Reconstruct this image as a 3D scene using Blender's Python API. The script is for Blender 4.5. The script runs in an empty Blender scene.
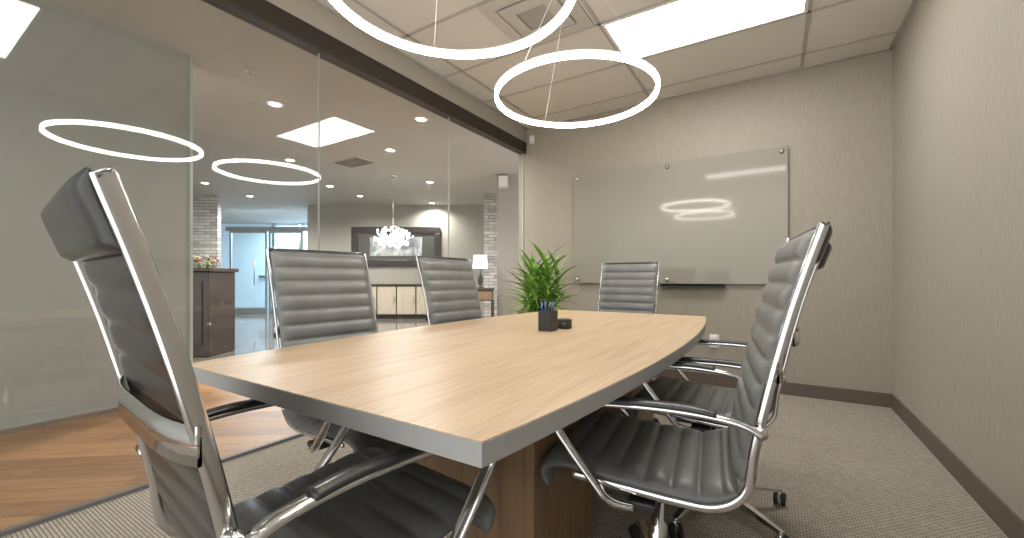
import bpy, bmesh, math, random
from mathutils import Vector, Matrix
random.seed(7)
scene = bpy.context.scene
COL = scene.collection
try:
    scene.view_settings.view_transform = 'Standard'
    scene.view_settings.look = 'None'
    scene.view_settings.exposure = 0.65
except Exception: pass

# ------------------------------------------------------------ materials
def mat(name, color=(.5,.5,.5), rough=.5, metal=0.0, emit=None, estr=0.0, coat=0.0, spec=None):
    m = bpy.data.materials.new(name); m.use_nodes = True
    b = m.node_tree.nodes['Principled BSDF']
    b.inputs['Base Color'].default_value = (*color, 1)
    b.inputs['Roughness'].default_value = rough
    b.inputs['Metallic'].default_value = metal
    if coat: b.inputs['Coat Weight'].default_value = coat
    if spec is not None: b.inputs['Specular IOR Level'].default_value = spec
    if emit:
        b.inputs['Emission Color'].default_value = (*emit, 1)
        b.inputs['Emission Strength'].default_value = estr
    return m
def nodes(m):
    nt = m.node_tree
    return nt, nt.nodes, nt.links, nt.nodes['Principled BSDF']
def coords(nt, scale=(1,1,1), rot=(0,0,0), loc=(0,0,0)):
    tc = nt.nodes.new('ShaderNodeTexCoord'); mp = nt.nodes.new('ShaderNodeMapping')
    mp.inputs['Scale'].default_value = scale; mp.inputs['Rotation'].default_value = rot
    mp.inputs['Location'].default_value = loc
    nt.links.new(tc.outputs['Object'], mp.inputs['Vector'])
    return mp.outputs['Vector']
def ramp(nt, fac, stops):
    r = nt.nodes.new('ShaderNodeValToRGB')
    e = r.color_ramp.elements
    while len(e) < len(stops): e.new(.5)
    for i,(p,c) in enumerate(stops):
        e[i].position = p; e[i].color = (*c,1)
    nt.links.new(fac, r.inputs['Fac']); return r.outputs['Color']
def noise(nt, vec, scale, detail=4, rough=.55, dist=0):
    n = nt.nodes.new('ShaderNodeTexNoise')
    n.inputs['Scale'].default_value = scale; n.inputs['Detail'].default_value = detail
    n.inputs['Roughness'].default_value = rough; n.inputs['Distortion'].default_value = dist
    nt.links.new(vec, n.inputs['Vector']); return n.outputs['Fac']
def bump(nt, h, bsdf, strength=.3, dist=.002):
    b = nt.nodes.new('ShaderNodeBump'); b.inputs['Strength'].default_value = strength
    b.inputs['Distance'].default_value = dist
    nt.links.new(h, b.inputs['Height']); nt.links.new(b.outputs['Normal'], bsdf.inputs['Normal'])
def mixc(nt, a, b, fac, mode='MULTIPLY'):
    m = nt.nodes.new('ShaderNodeMix'); m.data_type='RGBA'; m.blend_type=mode
    if isinstance(fac,(int,float)): m.inputs[0].default_value = fac
    else: nt.links.new(fac, m.inputs[0])
    nt.links.new(a, m.inputs[6]); nt.links.new(b, m.inputs[7]); return m.outputs[2]

def wallpaper(name, c1, c2, scale=(240,240,12), bs=.12):
    m = mat(name, rough=.58); nt,_,L,b = nodes(m)
    v = coords(nt, scale); n = noise(nt, v, 1.0, 2, .5)
    L.new(ramp(nt, n, [(.3,c1),(.7,c2)]), b.inputs['Base Color'])
    bump(nt, n, b, bs, .0015); return m
def speckle(name, c1, c2, s=300, rough=.85, bs=.2):
    m = mat(name, rough=rough); nt,_,L,b = nodes(m)
    n = noise(nt, coords(nt), s, 3)
    L.new(ramp(nt, n, [(.35,c1),(.65,c2)]), b.inputs['Base Color']); bump(nt,n,b,bs,.002); return m

M = {}
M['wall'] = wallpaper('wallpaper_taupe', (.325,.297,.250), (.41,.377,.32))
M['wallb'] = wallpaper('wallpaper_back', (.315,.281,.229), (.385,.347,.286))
M['ceil'] = speckle('ceiling_tile', (.64,.62,.58), (.74,.72,.68), 220)
M['grid'] = mat('ceiling_grid', (.44,.42,.385), .5)
M['outceil'] = mat('lobby_ceiling', (.42,.42,.39), .7)
M['outwall'] = mat('lobby_wall', (.32,.305,.27), .6)
M['corrwall'] = wallpaper('corridor_wall', (.36,.367,.335), (.385,.392,.36), (4,4,2), .05)
M['soffit'] = mat('soffit_paint', (.40,.365,.315), .7)
M['bronze'] = mat('bronze_header', (.045,.036,.028), .4, .3)
M['track'] = mat('floor_track', (.16,.15,.14), .5)
M['base'] = mat('vinyl_baseboard', (.12,.094,.074), .5)
M['chrome'] = mat('chrome', (.72,.72,.72), .14, 1.0)
M['alu'] = mat('brushed_steel', (.6,.6,.59), .3, 1.0)
M['black'] = mat('black_plastic', (.028,.028,.028), .4)
M['rubber'] = mat('rubber', (.02,.02,.02), .7)
M['white'] = mat('white_plastic', (.8,.79,.76), .4)
M['edge'] = mat('grey_edge_band', (.37,.37,.36), .45)
M['panel'] = mat('light_diffuser', (1,1,1), .5, emit=(1,.985,.955), estr=10.0)
M['led'] = mat('led_diffuser', (1,1,1), .5, emit=(1,.955,.88), estr=15.0)
M['can'] = mat('downlight_lens', (1,1,1), .5, emit=(1,.92,.8), estr=16.0)
M['shade'] = mat('lamp_shade', (.9,.9,.88), .6, emit=(1,.97,.92), estr=.6)
M['crystal'] = mat('crystal', (.9,.95,1), .08, emit=(.86,.94,1), estr=1.5)
M['day'] = mat('daylight_wall', (.46,.60,.70), .5, emit=(.45,.68,.9), estr=.22)  # daylight put into the colour: pale blue with a slight glow
M['darkwood'] = mat('dark_walnut', (.045,.029,.022), .3)

m = mat('grey_leather', (.11,.113,.11), .38); nt,_,L,b = nodes(m)
v = coords(nt); n = noise(nt, v, 220, 3); n2 = noise(nt, v, 9, 2)
L.new(ramp(nt, n2, [(.3,(.15,.154,.15)),(.7,(.195,.199,.193))]), b.inputs['Base Color']); bump(nt,n,b,.12,.001)
M['leather'] = m
m = mat('dark_leather', (.12,.124,.121), .38); nt,_,L,b = nodes(m)
bump(nt, noise(nt, coords(nt), 220, 3), b, .12, .001); M['leatherb'] = m
m = mat('black_leather', (.034,.034,.034), .27); nt,_,L,b = nodes(m)
bump(nt, noise(nt, coords(nt), 220, 3), b, .12, .001); M['leatherk'] = m

m = mat('oak_top', rough=.36); nt,_,L,b = nodes(m)
v = coords(nt, (11,.8,11)); n = noise(nt, v, 2.2, 8, .6, .8)
c = ramp(nt, n, [(.28,(.46,.325,.20)),(.45,(.56,.41,.262)),(.62,(.62,.465,.305)),(.8,(.50,.36,.225))])
v2 = coords(nt, (85,2.2,85)); n2 = noise(nt, v2, 2.0, 4, .55)
c2 = ramp(nt, n2, [(.38,(.86,.82,.77)),(.58,(1,1,1))])
L.new(mixc(nt, c, c2, .85), b.inputs['Base Color']); bump(nt,n2,b,.05,.001)
M['oak'] = m
m = mat('brown_oak', rough=.45); nt,_,L,b = nodes(m)
n = noise(nt, coords(nt, (12,12,1.0)), 2.2, 8, .6, .6)
L.new(ramp(nt, n, [(.3,(.165,.10,.052)),(.55,(.26,.165,.088)),(.75,(.20,.123,.064))]), b.inputs['Base Color']); M['brownoak'] = m
m = mat('pale_oak', rough=.45); nt,_,L,b = nodes(m)
n = noise(nt, coords(nt, (10,10,1.0)), 2.2, 6, .6, .6)
L.new(ramp(nt, n, [(.3,(.44,.37,.28)),(.7,(.58,.51,.41))]), b.inputs['Base Color']); M['paleoak'] = m

m = mat('ribbed_carpet', rough=.95, spec=.1); nt,_,L,b = nodes(m)
v = coords(nt)
br = nt.nodes.new('ShaderNodeTexBrick'); nt.links.new(v, br.inputs['Vector'])
br.inputs['Scale'].default_value = 1.0
br.inputs['Brick Width'].default_value = .022; br.inputs['Row Height'].default_value = .012
br.inputs['Mortar Size'].default_value = .0026; br.inputs['Mortar Smooth'].default_value = .7
br.inputs['Color1'].default_value = (.56,.50,.43,1); br.inputs['Color2'].default_value = (.43,.385,.325,1)
br.inputs['Mortar'].default_value = (.17,.148,.12,1)
n = noise(nt, v, 160, 3)
L.new(mixc(nt, br.outputs['Color'], ramp(nt, n, [(.3,(.65,.65,.65)),(.7,(1,1,1))]), .8), b.inputs['Base Color'])
bump(nt, br.outputs['Fac'], b, -.4, .003); M['carpet'] = m
m = mat('plank_floor', rough=.4); nt,_,L,b = nodes(m)
v = coords(nt, rot=(0,0,math.radians(-38)))
br = nt.nodes.new('ShaderNodeTexBrick'); nt.links.new(v, br.inputs['Vector'])
br.inputs['Scale'].default_value = 1.0; br.inputs['Brick Width'].default_value = 1.1; br.inputs['Row Height'].default_value = .12
br.inputs['Mortar Size'].default_value = .0015
br.inputs['Color1'].default_value = (.45,.25,.12,1); br.inputs['Color2'].default_value = (.28,.145,.067,1)
br.inputs['Mortar'].default_value = (.08,.04,.02,1)
mp2 = nt.nodes.new('ShaderNodeMapping'); mp2.inputs['Scale'].default_value=(1.2,14,14); L.new(v, mp2.inputs['Vector'])
n = noise(nt, mp2.outputs['Vector'], 2, 6, .6, .5)
L.new(mixc(nt, br.outputs['Color'], ramp(nt, n, [(.3,(.66,.6,.54)),(.6,(1,1,1))]), .8), b.inputs['Base Color']); M['plank'] = m
m = mat('polished_tile', rough=.1); nt,_,L,b = nodes(m)
br = nt.nodes.new('ShaderNodeTexBrick'); nt.links.new(coords(nt), br.inputs['Vector'])
br.offset = 0; br.inputs['Scale'].default_value = 1.0; br.inputs['Brick Width'].default_value=.6; br.inputs['Row Height'].default_value=.6
br.inputs['Mortar Size'].default_value=.004
br.inputs['Color1'].default_value=(.13,.12,.11,1); br.inputs['Color2'].default_value=(.17,.155,.14,1); br.inputs['Mortar'].default_value=(.04,.04,.04,1)
L.new(br.outputs['Color'], b.inputs['Base Color']); M['tile'] = m
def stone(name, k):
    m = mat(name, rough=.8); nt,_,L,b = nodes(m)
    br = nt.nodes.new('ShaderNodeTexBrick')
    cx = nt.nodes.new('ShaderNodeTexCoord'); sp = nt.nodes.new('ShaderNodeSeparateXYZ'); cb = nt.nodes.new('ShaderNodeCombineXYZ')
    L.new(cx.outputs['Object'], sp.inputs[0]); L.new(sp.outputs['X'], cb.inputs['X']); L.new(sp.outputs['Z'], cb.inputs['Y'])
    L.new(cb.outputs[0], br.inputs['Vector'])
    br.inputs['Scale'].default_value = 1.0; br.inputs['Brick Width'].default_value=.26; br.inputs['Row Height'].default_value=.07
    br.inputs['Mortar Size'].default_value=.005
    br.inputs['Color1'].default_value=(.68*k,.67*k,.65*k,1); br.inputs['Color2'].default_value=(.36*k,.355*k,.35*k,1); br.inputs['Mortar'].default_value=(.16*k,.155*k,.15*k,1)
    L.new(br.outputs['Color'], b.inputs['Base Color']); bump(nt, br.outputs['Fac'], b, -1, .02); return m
M['stone'] = stone('stacked_stone', .8); M['stoned'] = stone('stacked_stone_pale', 1.0)  # second mix is the paler stone for the right column
def glassmat(name, tint, f0, power=5.0):
    m = bpy.data.materials.new(name); m.use_nodes = True; nt = m.node_tree; nt.nodes.clear()
    o = nt.nodes.new('ShaderNodeOutputMaterial'); mx = nt.nodes.new('ShaderNodeMixShader')
    t = nt.nodes.new('ShaderNodeBsdfTransparent'); t.inputs[0].default_value = (*tint,1)
    g = nt.nodes.new('ShaderNodeBsdfGlossy'); g.inputs['Roughness'].default_value = .0
    lw = nt.nodes.new('ShaderNodeLayerWeight'); lw.inputs['Blend'].default_value = .5
    p = nt.nodes.new('ShaderNodeMath'); p.operation='POWER'; p.inputs[1].default_value = power
    a = nt.nodes.new('ShaderNodeMath'); a.operation='MULTIPLY_ADD'; a.inputs[1].default_value = .8; a.inputs[2].default_value = f0
    nt.links.new(lw.outputs['Facing'], p.inputs[0]); nt.links.new(p.outputs[0], a.inputs[0])
    nt.links.new(a.outputs[0], mx.inputs[0]); nt.links.new(t.outputs[0], mx.inputs[1]); nt.links.new(g.outputs[0], mx.inputs[2])
    nt.links.new(mx.outputs[0], o.inputs[0]); return m
M['glass'] = glassmat('clear_glass', (.965,.975,.97), .05)
M['glassedge'] = mat('glass_edge', (.50,.56,.52), .2)
M['board'] = mat('frosted_glass_board', (.325,.307,.257), .07, coat=.08, spec=.33)
m = mat('leaf_green', rough=.4); nt,_,L,b = nodes(m)
n = noise(nt, coords(nt), 14, 2)
L.new(ramp(nt, n, [(.3,(.07,.22,.025)),(.7,(.32,.52,.10))]), b.inputs['Base Color']); M['leaf'] = m
M['stalk'] = mat('green_stalk', (.20,.30,.08), .5)
M['pot'] = mat('dark_pot', (.05,.045,.04), .4)
M['soil'] = mat('soil', (.05,.03,.02), .9)
M['blue'] = mat('blue_pen', (.02,.08,.45), .3)
M['red'] = mat('red_petals', (.30,.07,.05), .6)
M['cream'] = mat('cream_petals', (.55,.46,.34), .6)
M['ventdark'] = mat('vent_recess', (.40,.38,.35), .6)
M['vent'] = mat('vent_grey', (.54,.52,.485), .5)
m = mat('abstract_canvas', rough=.5); nt,_,L,b = nodes(m)
n = noise(nt, coords(nt, (1,1,1)), 2.2, 6, .6, 1.2)
L.new(ramp(nt, n, [(.35,(.06,.065,.07)),(.5,(.22,.24,.25)),(.62,(.50,.52,.52)),(.75,(.1,.095,.09))]), b.inputs['Base Color']); M['canvas'] = m
M['frame'] = mat('picture_frame', (.025,.021,.02), .35)
M['matb'] = mat('picture_mat', (.06,.058,.056), .5)

# ------------------------------------------------------------ mesh builder
class B:
    def __init__(s): s.bm = bmesh.new()
    def add(s, verts, faces, mi=0, mtx=None, smooth=False):
        vs = [s.bm.verts.new((mtx @ Vector(v)) if mtx else v) for v in verts]
        for f in faces:
            try:
                fc = s.bm.faces.new([vs[i] for i in f]); fc.material_index = mi; fc.smooth = smooth
            except ValueError: pass
    def box(s, lo, hi, mi=0, mtx=None):
        x0,y0,z0 = lo; x1,y1,z1 = hi
        s.add([(x0,y0,z0),(x1,y0,z0),(x1,y1,z0),(x0,y1,z0),(x0,y0,z1),(x1,y0,z1),(x1,y1,z1),(x0,y1,z1)],
              [(0,3,2,1),(4,5,6,7),(0,1,5,4),(1,2,6,5),(2,3,7,6),(3,0,4,7)], mi, mtx)
    def lathe(s, prof, n=24, mi=0, mtx=None, smooth=True, cap=True):
        vs=[]; fs=[]
        for r,z in prof:
            for i in range(n):
                a=2*math.pi*i/n; vs.append((r*math.cos(a), r*math.sin(a), z))
        for j in range(len(prof)-1):
            for i in range(n):
                k=(i+1)%n; fs.append((j*n+i, j*n+k, (j+1)*n+k, (j+1)*n+i))
        if cap:
            fs.append(tuple(reversed(range(n)))); fs.append(tuple(range((len(prof)-1)*n, len(prof)*n)))
        s.add(vs, fs, mi, mtx, smooth)
    def tube(s, pts, r, n=8, mi=0, closed=False, mtx=None):
        pts=[Vector(p) for p in pts]; N=len(pts); vs=[]; fs=[]
        up=None
        for i,p in enumerate(pts):
            a = pts[(i-1)%N] if (closed or i>0) else p
            c = pts[(i+1)%N] if (closed or i<N-1) else p
            t=(c-a).normalized()
            if up is None: up = Vector((0,0,1)) if abs(t.z)<.9 else Vector((1,0,0))
            x=t.cross(up).normalized(); y=x.cross(t).normalized(); up=y
            rr = r[i] if isinstance(r,(list,tuple)) else r
            for k in range(n):
                an=2*math.pi*k/n; vs.append(p+x*rr*math.cos(an)+y*rr*math.sin(an))
        m_=N if closed else N-1
        for i in range(m_):
            for k in range(n):
                j=(i+1)%N; l=(k+1)%n
                fs.append((i*n+k, i*n+l, j*n+l, j*n+k))
        if not closed:
            fs.append(tuple(reversed(range(n)))); fs.append(tuple(range((N-1)*n,N*n)))
        s.add(vs, fs, mi, mtx, True)
    def ribbon(s, path, xc, w, t, mi=0, xf=None):
        c=min(w,t)*.28; sec=[(-w/2+c,-t/2),(w/2-c,-t/2),(w/2,-t/2+c),(w/2,t/2-c),(w/2-c,t/2),(-w/2+c,t/2),(-w/2,t/2-c),(-w/2,-t/2+c)]
        vs=[];fs=[];N=len(path)
        for i,(y,z) in enumerate(path):
            a=path[max(i-1,0)]; b=path[min(i+1,N-1)]
            dy,dz=b[0]-a[0],b[1]-a[1]; l=math.hypot(dy,dz) or 1; ny,nz=dz/l,-dy/l
            x0 = xc + (xf(i/(N-1)) if xf else 0)
            for (sx,sn) in sec: vs.append((x0+sx, y+ny*sn, z+nz*sn))
        for i in range(N-1):
            for k in range(8):
                l=(k+1)%8; fs.append((i*8+k,i*8+l,(i+1)*8+l,(i+1)*8+k))
        fs.append(tuple(reversed(range(8)))); fs.append(tuple(range((N-1)*8,N*8)))
        s.add(vs,fs,mi,None,True)
    def obj(s, name, mats, parent=None, loc=None, bevel=0, autosmooth=False):
        bmesh.ops.recalc_face_normals(s.bm, faces=s.bm.faces[:])
        me=bpy.data.meshes.new(name); s.bm.to_mesh(me); s.bm.free()
        if not isinstance(mats,(list,tuple)): mats=[mats]
        for k in mats: me.materials.append(M[k])
        o=bpy.data.objects.new(name, me); COL.objects.link(o)
        if parent: o.parent=parent
        if loc: o.location=loc
        if bevel:
            md=o.modifiers.new('bevel','BEVEL'); md.width=bevel; md.segments=2; md.limit_method='ANGLE'
        return o
def boxo(name, lo, hi, mt, parent=None, bevel=0):
    b=B(); b.box(lo,hi); return b.obj(name, mt, parent, bevel=bevel)
def empty(name, loc=(0,0,0), rz=0):
    e=bpy.data.objects.new(name,None); e.empty_display_size=.1; e.location=loc; e.rotation_euler=(0,0,rz); COL.objects.link(e); return e
def tag(o,label,cat,group=None):
    o['label']=label; o['category']=cat
    if group: o['group']=group
    return o
def struct(o): o['kind']='structure'; return o
def copytree(o, parent=None):
    c=o.copy(); COL.objects.link(c)
    if parent: c.parent=parent
    for ch in list(o.children): copytree(ch, c)
    return c
def spline(pts, n=10):
    out=[]; P=[pts[0]]+list(pts)+[pts[-1]]
    for i in range(1,len(P)-2):
        p0,p1,p2,p3=P[i-1],P[i],P[i+1],P[i+2]
        for k in range(n):
            t=k/n; out.append(tuple(.5*((2*p1[j])+(-p0[j]+p2[j])*t+(2*p0[j]-5*p1[j]+4*p2[j]-p3[j])*t*t+(-p0[j]+3*p1[j]-3*p2[j]+p3[j])*t**3) for j in range(len(p1))))
    out.append(tuple(pts[-1])); return out
def resample(path, step):
    L=[0]
    for i in range(1,len(path)): L.append(L[-1]+math.dist(path[i],path[i-1]))
    n=max(2,int(L[-1]/step)); res=[]; j=0
    for k in range(n+1):
        s=L[-1]*k/n
        while j<len(L)-2 and L[j+1]<s: j+=1
        t=(s-L[j])/max(1e-9,L[j+1]-L[j]); res.append(tuple(path[j][q]*(1-t)+path[j+1][q]*t for q in range(len(path[0]))))
    return res, L[-1]

# ------------------------------------------------------------ constants
YAW=math.radians(32.2)
Fx,Fy=-math.sin(YAW),math.cos(YAW); Rx,Ry=math.cos(YAW),math.sin(YAW)
CH=.99
XG,XR,YB,YN,ZC,ZO = -2.51,.77,4.23,-1.3,2.75,2.85
def W(d,l,z=0): return Vector((d*Fx+l*Rx, d*Fy+l*Ry, z))
LOB = Matrix.Rotation(YAW,4,'Z')

# ------------------------------------------------------------ room shell
struct(boxo('floor', (XG-.03,YN,-.05),(XR+.1,YB+.1,0),'carpet'))
struct(boxo('ceiling', (XG+.05,YN,ZC),(XR+.1,YB+.1,ZC+.08),'ceil'))
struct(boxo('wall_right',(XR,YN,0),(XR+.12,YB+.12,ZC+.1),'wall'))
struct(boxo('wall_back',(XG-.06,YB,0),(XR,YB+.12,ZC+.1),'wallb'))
struct(boxo('baseboard_right',(XR-.012,YN,0),(XR,YB,.105),'base'))
struct(boxo('baseboard_back',(XG+.05,YB-.012,0),(XR-.012,YB,.105),'base'))
struct(boxo('trim_1',(XG-.05,YN,2.455),(XG+.05,YB,2.585),'bronze',bevel=.006))
struct(boxo('trim_2',(XG-.045,YN,2.585),(XG+.045,YB,2.95),'soffit'))
struct(boxo('trim_3',(XG-.015,YN,0.0),(XG+.015,YB,.018),'track'))
b=B()
ys=[3.36+.61*k for k in (-7,-6,-5,-4,-3,-2,-1,0,1)]
for x in (.2,-1.02,-2.24): b.box((x-.012,YN,ZC-.006),(x+.012,YB,ZC+.002))
for y in ys: b.box((XG+.05,y-.012,ZC-.006),(XR,y+.012,ZC+.002))
b.box((XG+.045,YN,ZC-.012),(XG+.07,YB,ZC)); b.box((XG+.05,YB-.022,ZC-.012),(XR,YB,ZC)); b.box((XR-.022,YN,ZC-.012),(XR,YB,ZC))
struct(b.obj('trim_4','grid'))
js=[-1.3,1.62,2.90,4.225]
for i in range(len(js)-1):
    b=B(); y0,y1=js[i]+.003,js[i+1]-.003
    x0,x1=XG-.006,XG+.006; z0,z1=.018,2.457
    v=[(x0,y0,z0),(x1,y0,z0),(x1,y1,z0),(x0,y1,z0),(x0,y0,z1),(x1,y0,z1),(x1,y1,z1),(x0,y1,z1)]
    b.add(v,[(1,2,6,5),(3,0,4,7)],0); b.add(v,[(0,1,5,4),(2,3,7,6)],1)
    struct(b.obj('window_%d'%(i+1),['glass','glassedge']))

def ceilpanel(x0,x1,y0,y1):
    e=empty('ceiling_light',((x0+x1)/2,(y0+y1)/2,ZC))
    hx,hy=(x1-x0)/2,(y1-y0)/2
    b=B(); t=.022
    for lo,hi in (((-hx,-hy),(hx,-hy+t)),((-hx,hy-t),(hx,hy)),((-hx,-hy+t),(-hx+t,hy-t)),((hx-t,-hy+t),(hx,hy-t))):
        b.box((lo[0],lo[1],-.010),(hi[0],hi[1],.0))
    b.obj('frame','white',e)
    boxo('diffuser',(-hx+t,-hy+t,-.008),(hx-t,hy-t,-.001),'panel',e)
    tag(e,'recessed rectangular ceiling light with a glowing white diffuser','ceiling light','room ceiling lights')
ceilpanel(-1.01,.19,2.76,3.35); ceilpanel(-1.01,.19,.34,.67)
e=empty('air_diffuser',(-1.34,2.445,ZC)); tag(e,'square grey ceiling air diffuser set in the tile grid','air vent')
b=B()
for k,(r,z) in enumerate(((.29,-.006),(.19,-.012))):
    t=.085
    for lo,hi in (((-r,-r),(r,-r+t)),((-r,r-t),(r,r)),((-r,-r+t),(-r+t,r-t)),((r-t,-r+t),(r,r-t))):
        b.box((lo[0],lo[1],z-.006),(hi[0],hi[1],z))
b.obj('louver','vent',e); boxo('recess',(-.29,-.29,-.004),(.29,.29,-.001),'ventdark',e)

# ------------------------------------------------------------ pendant rings
def pendant(x,y,z,R=.435):
    e=empty('pendant_light',(x,y,z))
    n=96
    def ring(prof,name,mt,sm):
        b=B(); vs=[];fs=[]
        for i in range(n):
            a=2*math.pi*i/n
            for r,zz in prof: vs.append((r*math.cos(a),r*math.sin(a),zz))
        for i in range(n):
            j=(i+1)%n
            for k in range(4):
                l=(k+1)%4; fs.append((i*4+k,i*4+l,j*4+l,j*4+k))
        b.add(vs,fs,0,None,sm); b.obj(name,mt,e)
    ring([(R-.008,-.014),(R+.008,-.014),(R+.008,.012),(R-.008,.012)],'led_ring','led',True)
    ring([(R-.010,.012),(R+.010,.012),(R+.010,.018),(R-.010,.018)],'housing','white',False)
    for k in range(3):
        a=math.radians(20+120*k)
        b=B(); b.tube([(R*math.cos(a),R*math.sin(a),.018),(.05*math.cos(a),.05*math.sin(a),ZC-z-.02)],.0014,6); b.obj('cable','white',e)
    b=B(); b.lathe([(.085,ZC-z-.03),(.09,ZC-z-.026),(.09,ZC-z-.001)],32); b.obj('canopy','white',e)
    tag(e,'glowing white LED ring pendant hung on thin cables over the table','pendant light','ring pendants over the table')
pendant(-.93,2.13,1.995); pendant(-.945,1.10,1.995)

# ------------------------------------------------------------ table
def table():
    e=empty('conference_table',(-.875,1.670,0)); hl=1.181; he=.515; bu=.09
    def outline(inset=0,n=28):
        pts=[]
        for i in range(n+1):
            t=-1+2*i/n; pts.append((he-inset+bu*(1-t*t),(hl-inset)*t))
        for i in range(n+1):
            t=1-2*i/n; pts.append((-(he-inset+bu*(1-t*t)),(hl-inset)*t))
        return pts
    P=outline(.0015); n=len(P); b=B()
    b.add([(x,y,.7501) for x,y in P]+[(x,y,.7485) for x,y in P],[tuple(range(n)),tuple(reversed(range(n,2*n)))]+[(i,i+n,(i+1)%n+n,(i+1)%n) for i in range(n)])
    b.obj('table_surface','oak',e)
    P=outline(); b=B()
    b.add([(x,y,.7485) for x,y in P]+[(x,y,.712) for x,y in P],[tuple(range(n)),tuple(reversed(range(n,2*n)))]+[(i,i+n,(i+1)%n+n,(i+1)%n) for i in range(n)])
    b.obj('edge_band','edge',e)
    for y0 in (-.64,.30):
        b=B(); b.box((-.30,y0,.04),(.30,y0+.44,.712)); b.box((-.285,y0+.015,0),(.285,y0+.425,.04)); b.obj('pedestal','brownoak',e,bevel=.003)
    tag(e,'boat-shaped oak conference table with grey edge and wood pedestals','table')
table()

# ------------------------------------------------------------ chair
SEATP=[(.262,.405),(.282,.43),(.268,.462),(.20,.472),(.08,.462),(-.06,.452),(-.15,.455),(-.205,.485)]
BACKP=[(-.213,.50),(-.232,.58),(-.253,.69),(-.275,.79),(-.305,.91),(-.334,1.01),(-.362,1.098)]
def padded(path, halfw, base, amp, pitch, rear_amp=.4, er=.018):
    pts,L=resample(path,.0065); N=len(pts)
    vs=[];fs=[]
    us=[-1,-.985,-.95,-.88]+[ -.8+1.6*i/8 for i in range(9)]+[.88,.95,.985,1]
    nu=len(us)
    for side in (1,-1):
        for i,(y,z) in enumerate(pts):
            a=pts[max(i-1,0)]; c=pts[min(i+1,N-1)]
            dy,dz=c[0]-a[0],c[1]-a[1]; l=math.hypot(dy,dz); ny,nz=dz/l,-dy/l
            s=L*i/(N-1); g=abs(math.sin(math.pi*s/pitch))**.45 if pitch else 1
            endf=min(1,(min(s,L-s)/er+.05))**.5
            for u in us:
                ef=max(0,1-abs(u)**10)**.5
                k=1-max(0,(abs(u)-.86)/.14)*.6
                t=(base+amp*g*k*(1 if side>0 else rear_amp))*max(.12,ef)*max(.25,endf)
                vs.append((u*halfw, y+ny*t*side, z+nz*t*side))
    o=N*nu
    for i in range(N-1):
        for k in range(nu-1):
            a=i*nu+k; fs.append((a,a+1,a+nu+1,a+nu)); fs.append((o+a,o+a+nu,o+a+nu+1,o+a+1))
        a=i*nu; fs.append((a,a+nu,o+a+nu,o+a)); a=i*nu+nu-1; fs.append((a,o+a,o+a+nu,a+nu))
    for k in range(nu-1):
        fs.append((k,o+k,o+k+1,k+1)); a=(N-1)*nu+k; fs.append((a,a+1,o+a+1,o+a))
    return vs,fs
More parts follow.
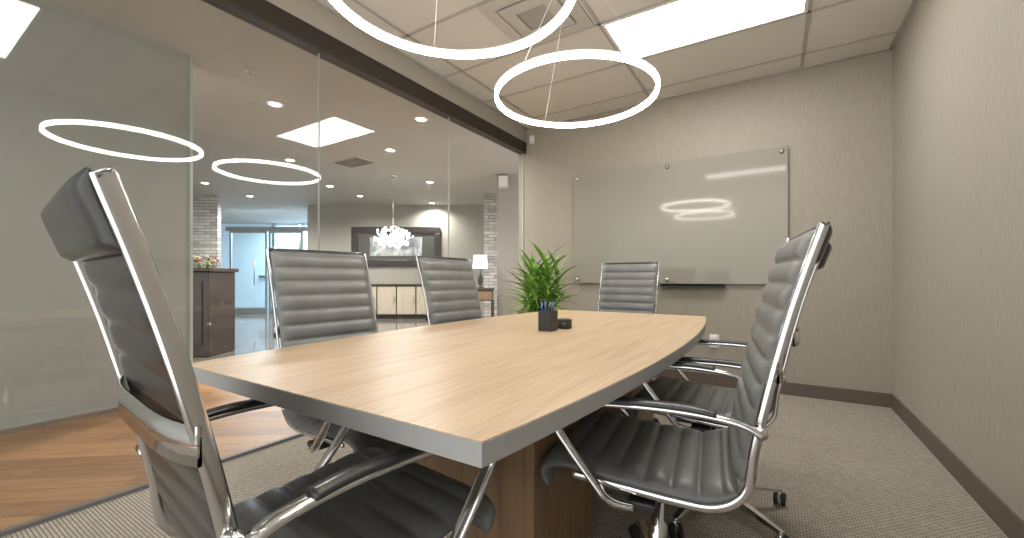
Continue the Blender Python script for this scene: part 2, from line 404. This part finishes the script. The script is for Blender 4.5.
def chair(loc, rz, lm='leather', seatm='leatherb', rw=.013, rt=.021, hw=.212, sh=.024, base=.010, amp=.014, ra=.4):
    e=empty('office_chair',(0,0,0))
    vs,fs=padded(spline(SEATP,8),.238,.016,.014,.066); b=B(); b.add(vs,fs,0,None,True); b.obj('seat',seatm,e)
    vs,fs=padded(spline(BACKP,8),hw,base,amp,.0605,ra); b=B(); b.add(vs,fs,0,None,True); b.obj('backrest',lm,e)
    hp=spline([(-.352,1.020),(-.364,1.055),(-.376,1.090),(-.382,1.114)],8)
    vs,fs=padded(hp,.212,.016,.004,.0,1.0,.016); b=B(); b.add(vs,fs,0,None,True); b.obj('headrest','leatherk',e)
    full=spline([(.20,.445),(.08,.438),(-.06,.43),(-.16,.435),(-.222,.485)]+[(y-.006,z) for y,z in BACKP[1:]]+[(-.371,1.108)],8)
    for sx in (-1,1):
        b=B(); b.ribbon(full,sx*(hw+.009),rw,rt); b.obj('side_rail','chrome',e)
    b=B(); pts=[]
    for i in range(17):
        t=-1+2*i/16; pts.append((t*.232, -.282-.022*(1-t**4), .775))
    vs=[];fs=[]
    for (x,y,z) in pts: vs+= [(x,y,z-sh),(x,y-.005,z-sh),(x,y-.005,z+sh),(x,y,z+sh)]
    for i in range(16):
        for k in range(4):
            l=(k+1)%4; fs.append((i*4+k,i*4+l,(i+1)*4+l,(i+1)*4+k))
    b.add(vs,fs,0,None,True); b.obj('lumbar_strap','chrome',e)
    arm=spline([(-.250,.640),(-.20,.662),(-.08,.672),(.08,.668),(.185,.655),(.232,.628),(.232,.59),(.20,.545),(.13,.462),(.085,.415),(.03,.402)],8)
    for sx in (-1,1):
        b=B(); b.ribbon(arm,sx*.268,.032,.013,0,lambda t,sx=sx:-sx*.03*max(0,(t-.86)/.14))
        a=b.obj('arm','chrome',e)
        b=B(); b.ribbon(spline([(-.16,.675),(-.08,.682),(.08,.678),(.16,.667)],6),sx*.268,.036,.012); b.obj('arm_pad','leatherk',a)
        b2=B(); b2.lathe([(.013,-.03),(.013,.012)],16,0,Matrix.Translation((sx*.250,-.250,.640))@Matrix.Rotation(math.pi/2*sx,4,'Y')); b2.obj('arm_bolt','chrome',a)
    b=B(); b.box((-.235,-.02,.392),(.235,.05,.412)); b.box((-.09,-.11,.375),(.09,.13,.408)); b.obj('seat_mechanism','black',e,bevel=.004)
    b=B(); b.lathe([(.028,.10),(.028,.24),(.019,.245),(.019,.38)],20); b.obj('gas_lift','chrome',e)
    b=B(); b.lathe([(.045,.075),(.05,.085),(.045,.115),(.03,.125)],24)
    for k in range(5):
        mt=Matrix.Rotation(math.radians(72*k+18),4,'Z')
        vs=[];fs=[]
        for r,w,zt,zb in ((.03,.026,.118,.08),(.12,.022,.108,.08),(.24,.017,.088,.070),(.315,.014,.074,.062)):
            vs+=[(r,-w,zb),(r,w,zb),(r,w*.8,zt),(r,-w*.8,zt)]
        for i in range(3):
            for q in range(4):
                l=(q+1)%4; fs.append((i*4+q,i*4+l,(i+1)*4+l,(i+1)*4+q))
        fs.append((0,1,2,3)); fs.append((12,13,14,15)); b.add(vs,fs,0,mt)
    b.obj('star_base','chrome',e,bevel=.004)
    for k in range(5):
        a=math.radians(72*k+18); c=Matrix.Translation((.305*math.cos(a),.305*math.sin(a),0))@Matrix.Rotation(a+.8,4,'Z')
        b=B()
        for sy in (-1,1):
            b.lathe([(.022,-.008),(.027,-.005),(.027,.005),(.022,.008)],20,0,c@Matrix.Translation((.012,sy*.014,.027))@Matrix.Rotation(math.pi/2,4,'X'))
        b.lathe([(.008,.03),(.008,.068)],12,1,c)
        b.box((-.010,-.006,.024),(.02,.006,.05),1,c); b.obj('caster',['rubber','chrome'],e)
    e.location=loc; e.rotation_euler=(0,0,rz); return e
G='ribbed leather chairs around the conference table'
c0=chair((0,0,0),0,'leather','leatherb',.008,.014,.216)
tag(c0,'high-back grey ribbed leather chair with chrome arms beside the table','chair',G)
def put(c,x,y,deg,label):
    c.location=(x,y,0); c.rotation_euler=(0,0,math.radians(deg)); tag(c,label,'chair',G)
put(copytree(c0),-1.29,1.87,-92,'high-back grey ribbed leather chair with chrome arms beside the table')
put(copytree(c0),-.97,2.94,180,'high-back grey ribbed leather chair at the far table end')
put(copytree(c0),-.225,1.97,90,'dark ribbed leather chair with chrome arms near the wall')
put(c0,-1.36,1.09,-90-5,'high-back grey ribbed leather chair with chrome arms beside the table')
cd=chair((-.30,1.31,0),math.radians(96.5))
tag(cd,'dark ribbed leather chair with chrome arms by a table corner','chair',G)
ch=chair((-.818,.542,0),math.radians(-6),'leatherk','leatherb',.013,.024,.212,.026,.007,.010,.8)
tag(ch,'high-back ribbed leather office chair with chrome frame at the table end','chair',G)

# ------------------------------------------------------------ things on the table
e=empty('pen_cup',(-.87,1.69,.7501)); tag(e,'square black mesh pen cup with blue pens on the table','pen holder')
b=B(); s=.033; h=.092
b.box((-s,-s,0),(s,s,.003))
for lo,hi in (((-s,-s),(s,-s+.003)),((-s,s-.003),(s,s)),((-s,-s+.003),(-s+.003,s-.003)),((s-.003,-s+.003),(s,s-.003))): b.box((lo[0],lo[1],.003),(hi[0],hi[1],h))
b.obj('cup','black',e,bevel=.001)
for k,(x,y,tx,ty,mt) in enumerate(((-.012,.01,-.10,.06,'blue'),(.01,.0,.05,.10,'blue'),(.0,-.014,.14,-.05,'black'),(-.014,-.008,-.1,-.05,'blue'))):
    p=empty('pen',(-.87+x,1.69+y,.754)); 
    b=B(); b.tube([(0,0,0),(tx*.13,ty*.13,.13)],.0032,10); b.obj('barrel',mt,p)
    b=B(); b.tube([(tx*.095+.003,ty*.095,.095),(tx*.126+.004,ty*.126,.126)],.0012,6); b.obj('clip','alu',p)
    tag(p,'%s ballpoint pen standing in the black cup'%('blue' if mt=='blue' else 'black'),'pen','pens in the cup')
e=empty('round_container',(-.845,1.81,.7501)); tag(e,'small round black paper-clip container on the table','container')
b=B(); b.lathe([(.032,0),(.036,.003),(.036,.034)],28); b.obj('body','black',e)
b=B(); b.lathe([(.037,.034),(.037,.042),(.030,.045),(.001,.045)],28); b.obj('lid','black',e)

# ------------------------------------------------------------ glass board
e=empty('glass_board',(-.87,YB-.002,1.52)); tag(e,'frosted glass writing board on steel standoffs on the wall','whiteboard')
boxo('panel',(-.975,-.032,-.585),(.975,-.024,.585),'board',e,bevel=.002)
for x in (-.93,0,.93):
    for z in (-.545,.545):
        b=B(); b.lathe([(.014,0),(.014,.032),(.019,.033),(.019,.042)],16,0,Matrix.Translation((x,0,z))@Matrix.Rotation(math.pi/2,4,'X')); b.obj('standoff','alu',e)
b=B(); b.box((-.06,-.07,-.616),(.50,-.001,-.611)); b.box((-.06,-.073,-.616),(.50,-.067,-.604)); b.box((-.06,-.006,-.616),(.50,-.001,-.588)); b.obj('marker_tray','rubber',e)

e=empty('wall_outlet',(-.46,YB,.41)); tag(e,'white wall outlet with a plugged-in adapter above the baseboard','outlet')
boxo('plate',(-.04,-.006,-.062),(.04,0,.062),'white',e,bevel=.002); boxo('adapter',(-.025,-.045,-.02),(.025,-.006,.05),'white',e,bevel=.004)
e=empty('wall_sensor',(-2.38,YB,2.60)); tag(e,'small white motion sensor high on the wall','sensor')
boxo('housing',(-.03,-.03,-.05),(.03,0,.05),'white',e,bevel=.01)
b=B(); b.lathe([(.02,.03),(.018,.042),(.008,.05),(.001,.052)],20,0,Matrix.Translation((0,0,-.01))@Matrix.Rotation(math.pi/2,4,'X')); b.obj('lens','white',e)

# ------------------------------------------------------------ plant
e=empty('potted_plant',(-1.91,3.50,0)); tag(e,'leafy green potted palm-like plant standing behind the table','plant')
b=B(); b.lathe([(.11,0),(.15,.02),(.18,.34),(.19,.36),(.17,.36),(.165,.33)],32); b.obj('pot','pot',e)
b=B(); b.lathe([(.165,.32),(.001,.33)],24); b.obj('soil','soil',e)
b=B(); bl=B()
def leaf(p,az,el,ln,wd,curl):
    n=9; vs=[];fs=[]; pos=Vector(p); d=el
    side=Vector((-math.sin(az),math.cos(az),0))
    for i in range(n):
        t=i/(n-1); w=wd*math.sin(math.pi*min(1,(t*.93+.07))**.75)+.0008
        up=Vector((-math.cos(az)*math.sin(d),-math.sin(az)*math.sin(d),math.cos(d)))
        vs+=[pos-side*w+up*w*.35,pos,pos+side*w+up*w*.35]
        pos=pos+Vector((math.cos(az)*math.cos(d),math.sin(az)*math.cos(d),math.sin(d)))*ln/(n-1); d-=curl/(n-1)
    for i in range(n-1):
        a=i*3; fs+=[(a,a+1,a+4,a+3),(a+1,a+2,a+5,a+4)]
    bl.add(vs,fs,0,None,True)
for k in range(16):
    a=k*2.4; r=random.uniform(.03,.11); x,y=r*math.cos(a),r*math.sin(a); h=random.uniform(.76,1.16)
    lx,ly=x*2.0,y*2.0
    b.tube([(x,y,.32),((x+lx)/2,(y+ly)/2,.3+h*.4),(lx,ly,h)],[.011,.010,.007],8)
    for q in range(18):
        t=q/17; z=h-.34*(1-t)
        fx=x+(lx-x)*z/h; fy=y+(ly-y)*z/h
        leaf((fx,fy,z),q*2.4+random.uniform(-.3,.3),math.radians(14+50*t+random.uniform(-12,12)),random.uniform(.24,.38),random.uniform(.014,.023),math.radians(68-35*t))
b.obj('stalk','stalk',e); bl.obj('foliage','leaf',e)

# ------------------------------------------------------------ outside the glass
struct(boxo('floor_corridor',(-5.2,-4,-.05),(XG-.03,12,0),'plank'))
struct(boxo('floor_lobby',(-20,-4,-.05),(-5.2,16,-.002),'tile'))
struct(boxo('ceiling_lobby',(-20,-4,ZO),(XG-.046,16,ZO+.08),'outceil'))
struct(boxo('wall_corridor',(-4.25,-4,0),(-4.13,1.50,ZO),'corrwall'))
struct(boxo('trim_5',(-4.26,1.50,0),(-4.12,1.52,ZO),'glassedge'))
struct(boxo('baseboard_corridor',(-4.13,-4,0),(-4.115,1.50,.03),'alu'))
def lbox(name,l0,l1,d0,d1,z0,z1,mt,parent=None,bevel=0):
    b=B(); b.box((l0,d0,z0),(l1,d1,z1)); o=b.obj(name,mt,parent,bevel=bevel)
    if parent is None: o.matrix_world=LOB
    return o
struct(lbox('wall_lobby_back',-5.2,-.30,10.6,10.75,0,ZO,'outwall'))
struct(lbox('wall_lobby_right',-.27,2.2,7.5,7.62,0,ZO,'outwall'))
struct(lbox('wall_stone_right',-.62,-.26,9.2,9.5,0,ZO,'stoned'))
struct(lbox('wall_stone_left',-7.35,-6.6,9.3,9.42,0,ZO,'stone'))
struct(lbox('wall_lobby_left',-16,-7.35,9.35,9.5,0,ZO,'outwall'))
struct(lbox('wall_daylight_backdrop',-10.5,-5.0,14.2,14.3,0,ZO,'day'))  # backdrop added behind the doors, its blue glow stands in for daylight
struct(lbox('wall_entry_right',-5.3,-5.2,10.75,14.2,0,ZO,'outwall'))
def gdoor(n,l0,l1,d):
    e=empty('door_%d'%n); e.matrix_world=LOB
    b=B(); t=.05
    b.box((l0,d,0),(l0+t,d+.05,2.3)); b.box((l1-t,d,0),(l1,d+.05,2.3)); b.box((l0+t,d,2.25),(l1-t,d+.05,2.3)); b.box((l0+t,d,0),(l1-t,d+.05,.15))
    b.obj('frame','alu',e)
    b=B(); b.tube([((l0+l1)/2+.2,d-.05,.8),((l0+l1)/2+.2,d-.05,1.5)],.014,8); b.obj('handle','alu',e)
    boxo('pane',(l0+t,d+.02,.15),(l1-t,d+.03,2.25),'glass',e)
    struct(e)
gdoor(1,-7.9,-6.85,11.6); gdoor(2,-6.8,-5.85,11.6)
struct(lbox('trim_6',-8.0,-5.3,11.58,11.68,2.3,2.42,'alu'))
struct(lbox('trim_7',-8.6,-5.3,14.1,14.2,1.0,1.08,'alu'))
for n,l in ((8,-8.1),(9,-7.2),(10,-6.3)): struct(lbox('trim_%d'%n,l-.04,l+.04,14.08,14.2,0,ZO,'alu'))
e=empty('reception_desk'); e.matrix_world=LOB@Matrix.Translation((-4.1,5.5,0)); tag(e,'dark walnut reception counter with a glossy top','desk')
b=B(); b.box((-1.6,-.3,0),(.30,.2,1.07)); b.obj('body','darkwood',e,bevel=.01)
b=B(); b.box((-1.64,-.34,1.07),(.33,.23,1.12)); b.obj('countertop','darkwood',e,bevel=.008)
b=B(); b.box((-1.5,-.315,.15),(-.6,-.3,.95)); b.box((-.52,-.315,.15),(.22,-.3,.95)); b.obj('front_panel','darkwood',e,bevel=.004)
e=empty('flower_garland'); e.matrix_world=LOB@Matrix.Translation((-4.35,5.42,1.125)); tag(e,'low arrangement of cream and red flowers on the counter','flowers')
b=B(); g=B()
for i in range(70):
    x=random.uniform(-.5,.45); y=random.uniform(-.1,.1); z=random.uniform(.04,.15)
    r=random.uniform(.014,.026)
    b.lathe([(.003,z-r),(r*.8,z-r*.5),(r,z),(r*.7,z+r*.5),(.002,z+r*.8)],8,random.choice((0,1,1)),Matrix.Translation((x,y,0)))
    g.tube([(x*.95,y*.8,.0),(x,y,z)],.004,5)
o=b.obj('blossoms',['red','cream'],e); o['kind']='stuff'; o=g.obj('greenery','leaf',e); o['kind']='stuff'
e=empty('sideboard'); e.matrix_world=LOB@Matrix.Translation((-2.95,10.3,0)); tag(e,'long sideboard with dark frame and pale oak doors','cabinet')
boxo('body',(-1.3,-.2,.08),(1.1,.25,.80),'darkwood',e); boxo('top',(-1.32,-.24,.80),(1.12,.25,.84),'darkwood',e)
boxo('plinth',(-1.25,-.15,0),(1.05,.2,.08),'darkwood',e)
for k in range(5):
    x=-1.28+k*.474; d=boxo('cabinet_door',(x+.015,-.222,.11),(x+.459,-.2,.78),'paleoak',e,bevel=.003)
    boxo('handle',(x+.41,-.24,.40),(x+.425,-.222,.52),'alu',d)
e=empty('framed_picture'); e.matrix_world=LOB@Matrix.Translation((-2.95,10.58,1.79)); tag(e,'wide dark-framed abstract picture in grey and white tones','picture')
b=B(); hw,hh,t=1.13,.5,.16
b.box((-hw,-.05,-hh),(hw,.0,-hh+t)); b.box((-hw,-.05,hh-t),(hw,.0,hh)); b.box((-hw,-.05,-hh+t),(-hw+t,.0,hh-t)); b.box((hw-t,-.05,-hh+t),(hw,.0,hh-t))
b.obj('frame','frame',e,bevel=.01); boxo('mat_board',(-hw+t,-.02,-hh+t),(hw-t,-.005,hh-t),'matb',e); boxo('canvas',(-.66,-.03,-.24),(.66,-.02,.24),'canvas',e)
# chandelier
e=empty('chandelier'); e.matrix_world=LOB@Matrix.Translation((-2.15,7.5,0)); tag(e,'glowing crystal chandelier hanging from the lobby ceiling','chandelier')
b=B(); b.tube([(0,0,2.84),(0,0,1.92)],.008,8); b.lathe([(.06,2.82),(.06,2.849)],20); b.obj('rod','chrome',e)
b=B()
b.tube([(.2*math.cos(a*math.pi/12),.2*math.sin(a*math.pi/12),1.86) for a in range(24)],.006,8,closed=True)
for a in range(6): b.tube([(0,0,1.95),(.2*math.cos(a*math.pi/3),.2*math.sin(a*math.pi/3),1.86),(.05*math.cos(a*math.pi/3),.05*math.sin(a*math.pi/3),1.60)],.005,6)
b.obj('frame','chrome',e)
b=B()
for i in range(130):
    u=random.uniform(-1,1); a=random.uniform(0,6.28); q=random.uniform(.5,1.05)
    rr=.34*math.sqrt(1-u*u)*q; z=1.73+.18*u*q; s=random.uniform(.016,.03)
    b.lathe([(.001,z-s*1.3),(s*.75,z-s*.6),(s,z),(s*.75,z+s*.6),(.001,z+s)],8,0,Matrix.Translation((rr*math.cos(a),rr*math.sin(a),0)),False)
o=b.obj('crystals','crystal',e); o['kind']='stuff'
e=empty('console_table'); e.matrix_world=LOB@Matrix.Translation((-.50,7.25,0)); tag(e,'dark wood console table under the table lamp','table')
boxo('top',(-.2,-.2,.78),(.2,.2,.815),'darkwood',e,bevel=.004); boxo('drawer_box',(-.18,-.18,.60),(.18,.18,.78),'darkwood',e)
boxo('drawer_front',(-.16,-.195,.62),(.16,-.18,.76),'brownoak',e)
for x in (-.16,.16):
    for y in (-.16,.16): boxo('leg',(x-.02,y-.02,0),(x+.02,y+.02,.60),'darkwood',e)
e=empty('table_lamp'); e.matrix_world=LOB@Matrix.Translation((-.55,7.2,.816)); tag(e,'table lamp with white shade and dark base on the console','lamp')
b=B(); b.lathe([(.07,0),(.07,.012),(.02,.03),(.045,.10),(.05,.16),(.02,.24),(.008,.27),(.008,.34)],24); b.obj('base','black',e)
b=B(); b.lathe([(.135,.34),(.115,.57)],28,0,None,True,False); b.obj('lamp_shade','shade',e)
e=empty('wall_speaker'); e.matrix_world=LOB@Matrix.Translation((-.16,7.5,2.72)); tag(e,'small grey wall speaker near the lobby ceiling','speaker')
boxo('cabinet',(-.09,-.12,-.12),(.09,0,.10),'vent',e,bevel=.01); boxo('grille',(-.07,-.125,-.10),(.07,-.12,.08),'white',e)
def ceilpos(px,py): 
    d=(ZO-CH)*415/(278-py); return W(d,(px-512)/415*d,ZO)
def can(p,power=26):
    e=empty('recessed_downlight',p)
    b=B(); b.lathe([(.058,-.006),(.085,-.006),(.088,-.001),(.058,-.001)],28,cap=False); b.obj('trim_ring','white',e)
    b=B(); b.lathe([(.058,-.004),(.001,-.003)],24); b.obj('lens','can',e)
    tag(e,'round recessed downlight glowing in the lobby ceiling','ceiling light','lobby downlights')
    l=bpy.data.lights.new('spot','SPOT'); l.energy=power; l.spot_size=math.radians(160); l.spot_blend=.8; l.shadow_soft_size=.06; l.color=(1,.96,.90)
    lo=bpy.data.objects.new('spot_lamp',l); lo.location=(0,0,-.03); lo.parent=e; COL.objects.link(lo)
for px,py in ((137,57),(275,104),(421,119),(290,160),(430,182),(205,183),(330,186),(390,150),(432,203),(360,196),(250,196)):
    can(ceilpos(px,py), 140 if py>100 else 115)
p=ceilpos(354,162); e=empty('ceiling_vent',p); tag(e,'rectangular slotted air vent in the lobby ceiling','air vent')
b=B(); b.box((-.33,-.2,-.012),(.33,.2,-.001)); b.obj('frame','vent',e)
b=B()
for k in range(7): b.box((-.29,-.17+k*.052,-.018),(.29,-.15+k*.052,-.0125))
b.obj('louver','matb',e)
for px,py in ((250,70),(402,92)):
    e=empty('sprinkler_head',ceilpos(px,py)); tag(e,'small sprinkler head on the lobby ceiling','sprinkler','lobby sprinklers')
    b=B(); b.lathe([(.04,-.006),(.04,-.001)],20); b.lathe([(.012,-.05),(.010,-.006)],12); b.lathe([(.028,-.056),(.028,-.052)],16); b.obj('head','vent',e)

l=bpy.data.lights.new('entry_daylight','AREA'); l.energy=260; l.size=2.5; l.color=(.72,.87,1)
o=bpy.data.objects.new('entry_daylight',l); o.matrix_world=LOB@Matrix.Translation((-6.8,12.8,2.8)); COL.objects.link(o)

w=bpy.data.worlds.new('World'); scene.world=w; w.use_nodes=True
w.node_tree.nodes['Background'].inputs[0].default_value=(.985,.98,.98,1); w.node_tree.nodes['Background'].inputs[1].default_value=1.35

# ------------------------------------------------------------ camera
cam=bpy.data.cameras.new('Camera'); cam.sensor_width=36; cam.lens=415/1024*36; cam.shift_y=9/1024; cam.clip_start=.03
co=bpy.data.objects.new('Camera',cam); co.location=(0,0,CH); co.rotation_euler=(math.radians(90),0,YAW); COL.objects.link(co); scene.camera=co
